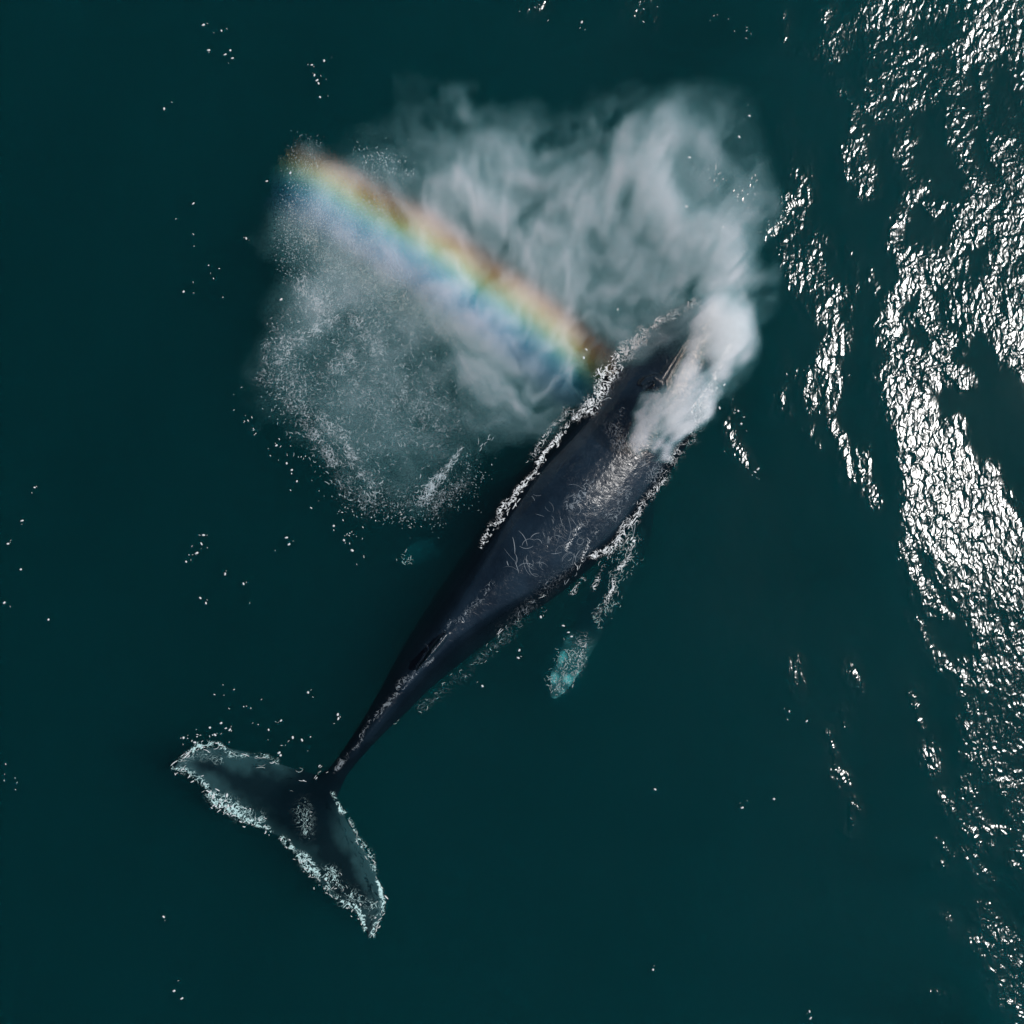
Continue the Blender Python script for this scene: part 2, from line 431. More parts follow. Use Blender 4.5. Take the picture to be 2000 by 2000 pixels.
sub = nn(N, 'ShaderNodeMapRange'); sub.inputs['From Min'].default_value = -.10; sub.inputs['From Max'].default_value = .04; sub.inputs['To Min'].default_value = .32
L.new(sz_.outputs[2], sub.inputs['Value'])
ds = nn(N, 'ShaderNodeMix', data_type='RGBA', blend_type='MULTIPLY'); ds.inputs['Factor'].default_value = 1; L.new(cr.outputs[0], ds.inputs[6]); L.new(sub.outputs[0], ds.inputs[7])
L.new(ds.outputs[2], mc.inputs[6])                     # colour darkened below the waterline, painting in the light lost under water
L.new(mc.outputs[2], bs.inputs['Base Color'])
nb1 = nn(N, 'ShaderNodeTexNoise', Scale=9.0, Detail=4.0, Roughness=.6, Distortion=1.2)
L.new(tc.outputs['Object'], nb1.inputs['Vector'])
bp = nn(N, 'ShaderNodeBump', Strength=.4, Distance=.04)
L.new(nb1.outputs[0], bp.inputs['Height']); L.new(bp.outputs[0], bs.inputs['Normal'])
L.new(bs.outputs[0], out.inputs['Surface'])
SKIN = m

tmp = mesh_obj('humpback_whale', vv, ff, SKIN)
md = tmp.modifiers.new('r', 'REMESH'); md.mode = 'VOXEL'; md.voxel_size = .026; md.use_smooth_shade = True
ms = tmp.modifiers.new('s', 'SMOOTH'); ms.factor = .5; ms.iterations = 3
dg = bpy.context.evaluated_depsgraph_get()
nm = bpy.data.meshes.new_from_object(tmp.evaluated_get(dg))
tmp.modifiers.clear()
tmp.data = nm
nm.name = 'humpback_whale'
whale = tmp
nm.polygons.foreach_set('use_smooth', [True] * len(nm.polygons))
co = np.empty(len(nm.vertices) * 3, np.float32); nm.vertices.foreach_get('co', co); co = co.reshape(-1, 3)
kk = CAM_H / (CAM_H - co[:, 2]); wpx = co[:, 0] * 100 * kk + 1000; wpy = 1000 - co[:, 1] * 100 * kk
pale = np.zeros(len(co))
nz = fractal(420, 420, 10, 4, .6, 31)
nz2 = fractal(700, 700, 5, 3, .6, 33)
fin_n = nz2[np.clip((wpy / 3).astype(int), 0, 699), np.clip((wpx / 3).astype(int), 0, 699)]
smp = nz[np.clip((wpy / 5).astype(int), 0, 419), np.clip((wpx / 5).astype(int), 0, 419)]
dr = seg_dist(wpx, wpy, [(1150,1225),(1115,1290),(1092,1335),(1080,1364)])
pale = np.maximum(pale, (1 - sstep(20, 44, dr)) * sstep(1215, 1290, wpy) * (.14 + .7 * sstep(.0, 1.3, smp * .3 + fin_n + .3 * sstep(1290, 1330, wpy))) * (co[:, 2] < -.3))
dr = seg_dist(wpx, wpy, [(1245,1040),(1228,1105),(1196,1175),(1150,1225)])
pale = np.maximum(pale, .03 * (1 - sstep(14, 24, dr)) * sstep(.0, .8, smp + fin_n * .6) * (co[:, 2] < -.4))
dl = seg_dist(wpx, wpy, [(830,1070),(785,1102)])
pale = np.maximum(pale, .6 * (1 - sstep(26, 36, dl)) * sstep(-.3, .5, smp) * (co[:, 2] < -.5))
# pale rims of the flukes, the water's teal tint put into their colour
trl = seg_dist(wpx, wpy, [t_ for l, t_ in FL]); led = seg_dist(wpx, wpy, [l for l, t_ in FL])
inf = (wpy > 1440) & (wpx < 760) & (co[:, 2] < .0)
pale = np.maximum(pale, inf * (.01 + .075 * (1 - sstep(6, 44, np.minimum(trl, led) + smp * 10 + fin_n * 5))) * sstep(28, 100, seg_dist(wpx, wpy, [(590,1580),(680,1480)]) + smp * 8))
a = nm.attributes.new('pale', 'FLOAT', 'POINT'); a.data.foreach_set('value', pale.astype(np.float32))
tag(whale, 'dark grey humpback whale at the surface blowing, wide flukes just under the water', 'whale')
bvh = BVHTree.FromObject(whale, bpy.context.evaluated_depsgraph_get())
def top_z(x, y, z0=5.0):
    h = bvh.ray_cast(Vector((x, y, z0)), Vector((0, 0, -1)))
    return h[0].z if h[0] is not None else None

m, N, L = new_mat('blowhole_skin')
out = nn(N, 'ShaderNodeOutputMaterial'); b = nn(N, 'ShaderNodeBsdfPrincipled', Roughness=.2); b.inputs['Base Color'].default_value = (.004, .005, .007, 1); L.new(b.outputs[0], out.inputs['Surface'])
for s in (-1, 1):
    pts = []
    for t in np.linspace(0, 1, 6):
        px = 1262 + 20 * t + s * (4 + 6 * (1 - t)); py = 778 - 24 * t + s * (3 + 4 * (1 - t))
        x, y, _ = at(px, py, .38); z = top_z(x, y) or .38
        pts.append((x, y, z + .004))
    v_, f_ = tube(pts, [.008, .02, .026, .024, .016, .006])
    o = mesh_obj('blowhole', v_, f_, m, parent=whale)

# ------------------------------------------------------------------ foam, spray and drops
m, N, L = new_mat('foam')
out = nn(N, 'ShaderNodeOutputMaterial'); b = nn(N, 'ShaderNodeBsdfPrincipled', Roughness=.45); b.inputs['Base Color'].default_value = (.72, .76, .78, 1); b.inputs['Alpha'].default_value = .6; L.new(b.outputs[0], out.inputs['Surface'])
FOAM = m
m, N, L = new_mat('spray_drops')
out = nn(N, 'ShaderNodeOutputMaterial'); b = nn(N, 'ShaderNodeBsdfPrincipled', Roughness=.4); b.inputs['Base Color'].default_value = (.55, .66, .7, 1); b.inputs['Alpha'].default_value = .42; L.new(b.outputs[0], out.inputs['Surface'])
SPRAY = m
m, N, L = new_mat('runoff_sheen_threads')
out = nn(N, 'ShaderNodeOutputMaterial'); b = nn(N, 'ShaderNodeBsdfPrincipled', Roughness=.3); b.inputs['Base Color'].default_value = (.5, .58, .64, 1); b.inputs['Alpha'].default_value = .26; L.new(b.outputs[0], out.inputs['Surface'])
THREAD = m  # pale colour stands for runoff and highlights of the wet skin

DENS = .08
class Flecks:
    """many small curved strands and drops collected into one foam mesh"""
    def __init__(s): s.v = []; s.f = []; s.n = 0
    def strand(s, px, py, ln, wd, ang, curv=0., lift=.0, depth=None, tilt=0.):
        K = 5 if ln < 16 else 8; ts = np.linspace(-.5, .5, K)
        a_ = ang + curv * ts
        xs = np.cumsum(np.cos(a_)) * ln / K; ys = np.cumsum(np.sin(a_)) * ln / K
        xs -= xs.mean(); ys -= ys.mean()
        V_ = []
        for i in range(K):
            z = depth if depth is not None else .0
            qx, qy, _ = at(px + xs[i], py - ys[i], z)
            if depth is None:
                tz = top_z(qx, qy); sz = sea_z(qx, qy)
                z = max(sz, tz if tz is not None else -9)
                if z > .02: qx, qy, _ = at(px + xs[i], py - ys[i], z)
            z += lift
            r = wd / 200 * .65 * (math.sin(math.pi * (i + .6) / (K + .2)) ** .6)
            n_ = (-math.sin(a_[i]), math.cos(a_[i]))
            V_ += [(qx + n_[0] * r, qy + n_[1] * r, z), (qx, qy, z + r * .7), (qx - n_[0] * r, qy - n_[1] * r, z), (qx, qy, z - r * .5)]
        b0 = s.n
        for i in range(K - 1):
            for j in range(4):
                q = b0 + i * 4 + j; q2 = b0 + i * 4 + (j + 1) % 4
                s.f.append((q, q2, q2 + 4, q + 4))
        s.f.append((b0 + 3, b0 + 2, b0 + 1, b0)); e = b0 + (K - 1) * 4; s.f.append((e, e + 1, e + 2, e + 3))
        s.v += V_; s.n += K * 4
    def brush(s, poly, width, n, ln=(6, 14), wd=(1.5, 3.5), ang=None, spread=.6, lift=.004, depth=None, fall=1.0, curv=1.5):
        P = np.array(poly, float); sl = np.hypot(*(P[1:] - P[:-1]).T); cum = np.concatenate([[0], np.cumsum(sl)])
        for _ in range(max(1, int(n * DENS))):
            u = random.random() * cum[-1]; i = min(int(np.searchsorted(cum, u)) - 1, len(sl) - 1); i = max(i, 0)
            t = (u - cum[i]) / sl[i]; p = P[i] + (P[i + 1] - P[i]) * t
            d = (P[i + 1] - P[i]) / sl[i]; off = random.gauss(0, .5) * width * fall
            x = p[0] - d[1] * off; y = p[1] + d[0] * off
            base = math.atan2(-d[1], d[0]) if ang is None else ang
            dep = depth if depth is None or not isinstance(depth, tuple) else random.uniform(*depth)
            s.strand(x, y, random.uniform(*ln), random.uniform(*wd) * random.choice((.6, 1, 1, 1.3)), base + random.gauss(0, spread), random.gauss(0, curv), lift, dep)
    def blob(s, cx, cyy, rx, ry, rot, n, **kw):
        for _ in range(int(n * DENS)):
            r_, t = math.sqrt(random.random()) * random.uniform(.6, 1.15), random.random() * 6.283
            a0, b0 = r_ * rx * math.cos(t), r_ * ry * math.sin(t)
            s.brush([(cx + a0 * math.cos(rot) - b0 * math.sin(rot), cyy + a0 * math.sin(rot) + b0 * math.cos(rot)), (cx + a0 * math.cos(rot) - b0 * math.sin(rot) + 1, cyy + a0 * math.sin(rot) + b0 * math.cos(rot) + .1)], 1, 1, **kw)
    def build(s, name, label, cat='foam', mat=None):
        o = mesh_obj(name, np.array(s.v), np.array(s.f), mat or (SPRAY if name == 'spray' else FOAM))
        return tag(o, label, cat, kind='stuff')

# lacy films: foam on the water, runoff and painted sheen lines on the back
def lace_mat(name, scale, color, op):
    m, N, L = new_mat(name)
    out = nn(N, 'ShaderNodeOutputMaterial'); b = nn(N, 'ShaderNodeBsdfPrincipled', Roughness=.5); b.inputs['Base Color'].default_value = (*color, 1)
    at_ = nn(N, 'ShaderNodeAttribute', attribute_name='cover'); tc = nn(N, 'ShaderNodeTexCoord')
    ca = nn(N, 'ShaderNodeTexNoise', Scale=scale, Detail=2.5, Roughness=.55, Distortion=1.6); L.new(tc.outputs['Object'], ca.inputs['Vector'])
    cb = nn(N, 'ShaderNodeTexNoise', Scale=scale * .28, Detail=3.0, Roughness=.6); L.new(tc.outputs['Object'], cb.inputs['Vector'])
    cc = nn(N, 'ShaderNodeTexNoise', Scale=scale * 2.3, Detail=1.0); L.new(tc.outputs['Object'], cc.inputs['Vector'])
    r_ = math_n(N, L, 'ABSOLUTE', math_n(N, L, 'SUBTRACT', ca.outputs[0], .5))
    r_ = math_n(N, L, 'MULTIPLY', r_, math_n(N, L, 'ADD', math_n(N, L, 'MULTIPLY', cc.outputs[0], 2.4), .3))
    lo = math_n(N, L, 'ADD', math_n(N, L, 'MULTIPLY', math_n(N, L, 'SUBTRACT', cb.outputs[0], .5), 5.5), 1.0, clamp=False)
    lo = math_n(N, L, 'MAXIMUM', lo, 0.0)
    t = math_n(N, L, 'MULTIPLY', math_n(N, L, 'MULTIPLY', at_.outputs['Fac'], lo), .085)
    mr = nn(N, 'ShaderNodeMapRange', interpolation_type='SMOOTHSTEP')
    L.new(r_, mr.inputs['Value']); mr.inputs['From Min'].default_value = 0; L.new(math_n(N, L, 'ADD', t, .0005), mr.inputs['From Max'])
    mr.inputs['To Min'].default_value = 1; mr.inputs['To Max'].default_value = 0
    al = math_n(N, L, 'MULTIPLY', mr.outputs[0], math_n(N, L, 'MULTIPLY', math_n(N, L, 'MINIMUM', math_n(N, L, 'MULTIPLY', at_.outputs['Fac'], 1.6), 1.0), op))
    L.new(al, b.inputs['Alpha']); L.new(b.outputs[0], out.inputs['Surface'])
    return m
LACE = lace_mat('foam_lace', 8.0, (.74, .78, .8), .85)
LACE_BACK = lace_mat('wet_sheen_lace', 7.0, (.42, .5, .56), .3)
LACE_FLUKE = lace_mat('foam_lace_fluke', 8.0, (.5, .74, .74), .85)  # teal tint of the water is put into this foam colour
LACE_FINE = lace_mat('foam_lace_fine', 11.0, (.55, .64, .7), .45)

def film(name, strokes, mat, label, cat='foam', pad=26, step=2.5, z=None, wob=5):
    xs_ = [p[0] for s_ in strokes for p in s_[0]]; ys_ = [p[1] for s_ in strokes for p in s_[0]]; mw = max(s_[1] for s_ in strokes)
    x0, x1, y0, y1 = min(xs_) - mw - pad, max(xs_) + mw + pad, min(ys_) - mw - pad, max(ys_) + mw + pad
    nx, ny = int((x1 - x0) / step), int((y1 - y0) / step)
    QX, QY = np.meshgrid(x0 + np.arange(nx) * step, y0 + np.arange(ny) * step)
    wq1, wq2 = fractal(nx, ny, 12, 3, .6, len(strokes) + 70), fractal(nx, ny, 12, 3, .6, len(strokes) + 71)
    D_ = np.zeros((ny, nx))
    for pl, wd, amp in strokes:
        d = seg_dist(QX + wq1 * wob, QY + wq2 * wob, pl if len(pl) > 1 else [pl[0], (pl[0][0] + .1, pl[0][1])])
        D_ = np.maximum(D_, amp * np.exp(-(d / (wd * .6)) ** 2))
    on = D_ > .03
    cell = on[:-1, :-1] | on[1:, :-1] | on[:-1, 1:] | on[1:, 1:]
    used = np.zeros_like(on)
    used[:-1, :-1] |= cell; used[1:, :-1] |= cell; used[:-1, 1:] |= cell; used[1:, 1:] |= cell
    idm = -np.ones(on.shape, int); jj, ii_ = np.where(used); idm[jj, ii_] = np.arange(len(jj))
    vs_ = np.zeros((len(jj), 3))
    for q, (j, i) in enumerate(zip(jj, ii_)):
        px, py = QX[j, i], QY[j, i]
        if z is None:
            qx, qy, _ = at(px, py, 0); tz = top_z(qx, qy); h = max(sea_z(qx, qy), tz if tz is not None else -9)
            if h > .03:
                qx, qy, _ = at(px, py, h); tz = top_z(qx, qy); h = max(sea_z(qx, qy), tz if tz is not None else -9)
            h += .012
        else:
            h = z; qx, qy, _ = at(px, py, h)
        vs_[q] = (qx, qy, h)
    cj, ci = np.where(cell)
    fs = np.stack([idm[cj, ci], idm[cj + 1, ci], idm[cj + 1, ci + 1], idm[cj, ci + 1]], -1)
    o = mesh_obj(name, vs_, fs, mat)
    a = o.data.attributes.new('cover', 'FLOAT', 'POINT'); a.data.foreach_set('value', D_[jj, ii_].astype(np.float32))
    return tag(o, label, cat, kind='stuff')

TL0 = [(342,1503),(372,1512),(392,1528),(405,1548),(425,1568),(455,1588),(485,1606),(510,1618),(530,1626)]
TR0 = [(553,1634),(568,1656),(590,1682),(612,1705),(635,1733),(660,1752),(690,1775),(706,1792),(712,1815)]
film('foam', [(TL0, 8, 1.7), ([(410,1556),(440,1578),(470,1596)], 17, 2.2), ([(440,1560),(470,1575),(510,1600)], 20, .7), (TR0, 8, 1.7), ([(585,1672),(605,1698),(640,1730)], 15, 1.9), ([(640,1705),(690,1755)], 22, .7),
  ([(340,1500),(352,1483),(374,1468),(400,1459),(430,1457),(460,1461)], 7, 1.6), ([(455,1470),(490,1478),(520,1485),(545,1495)], 9, .9), ([(352,1490),(380,1475),(430,1475)], 18, .4),
  ([(655,1555),(668,1583),(688,1615),(706,1645),(722,1675)], 6, 1.0), ([(700,1640),(715,1665),(730,1695)], 12, 1.0), ([(735,1720),(746,1735),(751,1760),(749,1785),(738,1808),(723,1831)], 6, 1.8), ([(690,1750),(735,1775)], 26, .6), ([(595,1575),(600,1620)], 30, .4)],
  LACE_FLUKE, 'lacy white foam film outlining both flukes of the whale')
film('foam', [([(1130,808),(1108,832),(1088,862),(1062,897),(1038,930)], 6, 1.7), ([(1038,930),(1012,962),(990,995),(968,1030)], 9, 1.3), ([(968,1030),(955,1052),(942,1070)], 6, 1.), ([(1110,800),(1075,840),(1040,890)], 16, .5)],
  LACE, 'lacy foam strip down the left side of the whale back')
film('foam', [([(1362,590),(1330,606),(1300,625),(1268,650),(1240,682),(1215,706),(1195,730)], 10, 1.2), ([(1250,656),(1225,685),(1198,712),(1180,735)], 19, 1.7), ([(1205,735),(1180,752),(1165,775),(1150,800)], 22, .9), ([(1150,790),(1120,815)], 16, .7)],
  LACE, 'lacy splash foam along the left edge of the whale head')
film('foam', [([(1232,1018),(1208,1048),(1188,1072),(1165,1092)], 13, 1.4), ([(1229,1056),(1222,1085),(1212,1110),(1200,1140),(1182,1168)], 9, 1.2), ([(1305,920),(1280,950),(1250,985),(1225,1020)], 12, .9), ([(1165,1038),(1150,1068),(1135,1095)], 6, .9), ([(1133,1030),(1112,1080)], 6, .8),
  ([(1185,1113),(1150,1146)], 5, .9), ([(1130,1132),(1115,1155)], 5, .8), ([(1395,760),(1365,820),(1335,870),(1310,905)], 20, .5), ([(1426,668),(1398,735),(1352,815)], 6, 1.2), ([(1178,1190),(1165,1198)], 12, .5), ([(1145,1250),(1100,1340)], 22, .45)],
  LACE, 'lacy white wash beside the right flank and shoulder of the whale')
film('foam', [([(1200,830),(1212,870)], 26, 1.0), ([(1215,805)], 14, 1.), ([(1275,925)], 34, .9), ([(1255,905),(1205,955)], 22, 1.1), ([(1225,945),(1195,1005)], 20, 1.2), ([(1145,945),(1115,985)], 24, .9), ([(1120,1010),(1050,1070)], 50, .16), ([(1250,870),(1190,990),(1110,1100)], 36, .3),
  ([(1110,1100),(1040,1180),(985,1240)], 34, .35), ([(960,1140),(925,1180),(895,1212)], 12, .9), ([(883,1212),(848,1265)], 6, 1.), ([(838,1265),(808,1318)], 4, .9), ([(850,1283),(800,1328)], 4, .9), ([(800,1325),(755,1375),(735,1398)], 9, .8), ([(735,1398),(680,1470),(655,1502)], 6, .8), ([(1280,760),(1330,690)], 26, .3), ([(1160,860),(1120,930)], 40, .25),
  ([(1015,1205),(960,1270),(900,1320),(820,1385)], 16, .35)],
  LACE_BACK, 'fine lace of draining water and painted wet sheen on the whale back')
film('spray', [([(600,560),(630,600)], 44, .8), ([(662,620),(585,655),(560,690)], 24, .7), ([(555,665),(548,705)], 22, .7), ([(690,620),(740,680)], 34, .6), ([(650,720),(700,690)], 30, .7), ([(598,820),(625,870),(650,900)], 22, .9), ([(620,810),(670,850),(690,885)], 24, .8), ([(650,900),(720,985)], 44, .4), ([(690,905),(745,960)], 44, .4),
  ([(905,878),(870,915)], 9, 1.0), ([(862,925),(822,978)], 18, 1.2), ([(890,950),(850,990)], 40, .5), ([(700,740),(840,820)], 140, .42), ([(700,540),(820,600)], 90, .5), ([(680,470),(640,420)], 60, .5), ([(560,730),(600,800)], 50, .55), ([(520,680),(515,740)], 30, .45), ([(700,970),(860,970)], 60, .25), ([(640,520),(600,460)], 30, .7), ([(570,600),(540,640)], 30,.4)],
  LACE_FINE, 'web of curled splash marks on the water under the thin mist', 'spray')
# fluke foam
DENS = .09
f = Flecks()
TL = [(342,1503),(372,1512),(392,1528),(405,1548),(425,1568),(455,1588),(485,1606),(510,1618),(530,1626)]
TR = [(553,1634),(568,1656),(590,1682),(612,1705),(635,1733),(660,1752),(690,1775),(706,1792),(712,1815)]
f.brush(TL, 14, 420, (4, 13), (2, 5), spread=1.2, depth=(-.05, .02))
f.brush([(400,1545),(430,1573),(460,1592),(500,1612)], 18, 200, (4, 12), (3, 7), spread=.7, depth=(-.03, .02))
f.brush([(430,1552),(470,1572),(500,1595),(525,1612)], 12, 80, (5, 16), (1.5, 3), spread=.5, depth=(-.08, .01))
f.brush(TR, 15, 470, (4, 13), (2, 5), spread=1.2, depth=(-.05, .02))
f.brush([(570,1650),(600,1690),(640,1730)], 18, 160, (4, 12), (3, 6), spread=.9, depth=(-.04, .02))
f.brush([(620,1690),(655,1715),(690,1750),(705,1765)], 14, 60, (5, 14), (1.5, 3), depth=(-.08, .01))
f.build('foam', 'white foam churned along the trailing edge of the flukes')
f = Flecks()
f.brush([(340,1500),(352,1483),(374,1468),(400,1459),(430,1457),(460,1461)], 5, 170, (8, 20), (1.5, 3.5), spread=.25, depth=(-.04, .02), curv=.6)
f.brush([(455,1470),(490,1478),(520,1485),(545,1495)], 7, 70, (8, 20), (1.2, 3), spread=.25, depth=(-.06, .01), curv=.6)
f.brush([(510,1488),(550,1494),(595,1503)], 9, 60, (8, 22), (1, 2.2), spread=.4, depth=(-.3, -.08))
f.brush([(352,1495),(370,1478),(385,1468)], 8, 50, (6, 12), (1, 2.2), spread=.5, depth=(-.2, -.05))
f.brush([(655,1555),(668,1583),(688,1615),(706,1645),(722,1675)], 4, 120, (7, 18), (1.2, 2.8), spread=.25, depth=(-.12, .0), curv=.6)
f.brush([(700,1640),(715,1665),(730,1695),(738,1715)], 9, 90, (7, 18), (1.2, 3), spread=.3, depth=(-.1, .01), curv=.6)
f.brush([(735,1720),(746,1735),(751,1760),(749,1785),(738,1808),(723,1831)], 5, 170, (6, 13), (2, 4), spread=.35, depth=(-.04, .02))
f.brush([(700,1750),(735,1775)], 22, 60, (5, 12), (1, 2), spread=2, depth=(-.25, -.08))
f.build('foam', 'thin white foam line along the leading edge of the flukes')
f = Flecks()
f.brush([(567,1521),(580,1526),(597,1526),(615,1520),(626,1508)], 3, 60, (5, 13), (2, 3.5), spread=.2, depth=(-.01, .02), curv=.4)
f.brush([(620,1515),(632,1497),(631,1478)], 8, 45, (5, 12), (1.5, 3.2), spread=.4, depth=(-.02, .03))
f.brush([(632,1480),(625,1460),(612,1442),(610,1434)], 9, 22, (3, 6), (2.5, 4.5), spread=2, depth=(.0, .05))
f.brush([(628,1516),(645,1508),(650,1500)], 4, 14, (5, 10), (1.5, 3), spread=.3, depth=(.0, .02))
f.blob(590, 1580, 45, 25, .8, 45, ln=(4, 10), wd=(1, 2), spread=3, depth=(-.25, -.1))
f.blob(610, 1620, 30, 30, .0, 14, ln=(2, 4), wd=(2, 3.5), spread=3, depth=(-.1, .0))
f.build('foam', 'curl of foam where the narrow tail stock meets the flukes')
DENS = .09
# white lines beside the back
f = Flecks()
SL = [(1130,808),(1108,832),(1088,862),(1062,897),(1038,930)]
f.brush(SL, 9, 330, (6, 16), (2, 4.5), spread=.45)
f.brush([(1038,930),(1012,962),(990,995),(968,1030)], 9, 300, (6, 14), (2, 4), spread=.6)
f.brush([(968,1030),(955,1052),(945,1068)], 4, 45, (5, 12), (1.5, 2.5), spread=.3)
f.brush([(1075,850),(1050,890),(1020,925)], 16, 60, (6, 16), (1, 1.8), spread=.3)
f.build('foam', 'narrow white foam line along the left side of the whale back')
f = Flecks()
HL = [(1362,590),(1330,606),(1300,625),(1268,650),(1240,682),(1215,706),(1195,730)]
f.brush(HL, 12, 380, (7, 18), (1.8, 4), ang=R(205), spread=.45)
f.brush([(1268,648),(1235,682),(1205,712),(1190,735)], 20, 300, (8, 22), (2, 4.5), ang=R(200), spread=.5)
f.brush([(1205,735),(1180,752),(1165,775),(1150,800)], 18, 90, (8, 20), (1.2, 2.5), ang=R(170), spread=.4)
f.build('foam', 'ragged white splash along the left edge of the whale head')
f = Flecks()
f.brush([(1426,668),(1414,697),(1398,735),(1375,778),(1352,815),(1330,850)], 4, 130, (6, 16), (2, 4), spread=.3)
f.brush([(1395,760),(1365,820),(1335,870),(1310,905)], 22, 150, (8, 22), (1, 1.8), spread=.4, depth=(-.3, -.02))
f.build('foam', 'bright foam line along the right edge of the whale head')
# wash on the right shoulder
f = Flecks()
f.brush([(1232,1018),(1208,1048),(1188,1072),(1165,1092)], 16, 170, (7, 20), (1.8, 4.2), spread=.4, depth=(-.02, .05))
f.brush([(1190,1075),(1170,1100)], 12, 40, (6, 14), (1.5, 3), spread=.4, depth=(-.02, .05))
f.brush([(1229,1056),(1222,1085),(1212,1110),(1200,1140),(1182,1168)], 7, 130, (6, 16), (1.5, 3.4), spread=.4, depth=(-.1, .02))
f.brush([(1182,1170),(1178,1195),(1160,1200)], 9, 24, (6, 12), (1.2, 2.2), spread=.8, depth=(-.35, -.1))
for pl in ([(1165,1038),(1150,1068),(1135,1095)], [(1133,1030),(1125,1055),(1112,1080)], [(1145,1085),(1130,1105),(1124,1120)], [(1110,1080),(1120,1092),(1126,1106)],
           [(1185,1113),(1172,1132),(1150,1146)], [(1135,1130),(1125,1145),(1115,1155)], [(1105,1085),(1100,1105)], [(1300,925),(1280,945),(1262,975),(1240,1005),(1222,1030)],
           [(1250,960),(1235,1000),(1215,1040)], [(1060,1165),(1042,1172)], [(990,1215),(975,1235),(983,1225)]):
    f.brush(pl, 3, int(30 * len(pl) / 3), (8, 20), (1.2, 3), spread=.2, depth=(-.01, .03), curv=.4)
f.brush([(1085,1320),(1075,1340),(1082,1358),(1100,1356)], 8, 40, (5, 12), (1, 2.4), spread=.8, depth=(-.12, -.03))
f.brush([(1145,1248),(1138,1280),(1136,1308)], 3, 14, (6, 12), (1.2, 2.2), spread=.3, depth=(-.15, -.02))
DENS = .6
f.brush([(1120,1270),(1100,1310),(1085,1350)], 26, 220, (4, 12), (1.2, 2.8), spread=1, depth=(-.6, -.15))
f.brush([(1200,1170),(1180,1200),(1160,1210)], 20, 110, (4, 12), (1, 2.4), spread=1, depth=(-.6, -.2))
f.brush([(1240,1040),(1215,1110),(1195,1160)], 22, 150, (5, 14), (1, 2.2), spread=.6, depth=(-.5, -.1))
DENS = .09
f.build('foam', 'streaks of white wash beside the right shoulder of the whale')
# pale strands on the back: running water, and wet highlights put into colour
f = Flecks()
DENS = .1
f.blob(1208, 850, 26, 36, -.5, 130, ln=(8, 20), wd=(1, 2.2), spread=.8, ang=R(300))
f.blob(1218, 805, 16, 14, 0, 26, ln=(5, 11), wd=(1.5, 3.2), spread=1)
f.blob(1262, 762, 18, 10, -.5, 10, ln=(4, 6), wd=(3, 5), spread=1)
f.brush([(1268,745),(1290,725),(1305,705)], 6, 12, (6, 12), (1, 2), spread=.3)
f.blob(1275, 925, 26, 36, .4, 150, ln=(7, 18), wd=(1, 2.2), spread=1.2)
f.brush([(1262,915),(1235,935),(1205,955)], 16, 150, (7, 18), (1, 2.6), spread=1.)
f.brush([(1225,945),(1208,975),(1195,1005)], 14, 160, (7, 20), (1, 2.6), spread=.4)
f.blob(1140, 965, 34, 20, -.7, 90, ln=(4, 9), wd=(1, 2.6), spread=2)
f.brush([(1150,940),(1125,970),(1112,985)], 8, 30, (3, 6), (2, 3.5), spread=2)
f.blob(1110, 1020, 70, 85, -.7, 260, ln=(12, 34), wd=(.9, 1.6), spread=.6, ang=R(125), curv=1)
f.blob(1040, 1080, 56, 56, -.7, 200, ln=(14, 44), wd=(.9, 1.8), spread=.9, ang=R(120), curv=2)
f.brush([(1250,870),(1235,930),(1180,1000)], 60, 260, (6, 18), (.7, 1.6), spread=.6)
f.brush([(1200,985),(1160,1040),(1110,1100)], 40, 500, (14, 44), (.9, 1.9), spread=.4)
f.brush([(1130,1110),(1070,1160),(1020,1210),(985,1240)], 30, 140, (6, 18), (.8, 1.6), spread=.5)
f.brush([(1000,1090),(983,1118)], 6, 5, (12, 16), (2, 3), ang=R(-70), spread=.3)
f.brush([(960,1140),(925,1180),(895,1212)], 8, 90, (6, 14), (.8, 1.6), spread=.4)
f.brush([(883,1212),(868,1240),(848,1265)], 3, 26, (5, 12), (1.4, 2.6), spread=.2)
f.brush([(838,1265),(822,1290),(808,1318)], 2, 22, (5, 12), (1., 2), spread=.1)
f.brush([(850,1283),(830,1305),(810,1320),(800,1328)], 2, 16, (6, 14), (1., 1.8), spread=.1)
f.brush([(800,1325),(780,1352),(755,1375),(735,1398)], 6, 70, (6, 16), (.9, 1.8), spread=.25)
f.brush([(735,1398),(705,1435),(680,1470),(655,1502)], 4, 60, (6, 14), (.9, 1.7), spread=.25)
f.build('foam', 'fine pale strands for running water and wet highlights on the whale back', mat=THREAD)
f = Flecks()
DENS = .25
f.brush([(1015,1205),(990,1235),(960,1270),(925,1300)], 14, 70, (6, 14), (1, 2), spread=.6, depth=(-.4, -.12))
f.brush([(940,1290),(900,1320),(860,1345),(815,1385)], 10, 60, (6, 14), (1, 2), spread=.6, depth=(-.5, -.2))
f.brush([(780,1400),(730,1450)], 14, 16, (5, 12), (.8, 1.6), spread=.6, depth=(-.5, -.3))
f.brush([(1090,1130),(1050,1165),(1010,1180)], 16, 50, (6, 16), (1, 2), spread=.6, depth=(-.3, -.08))
f.build('foam', 'faint green bubbles under water along the right flank of the tail')
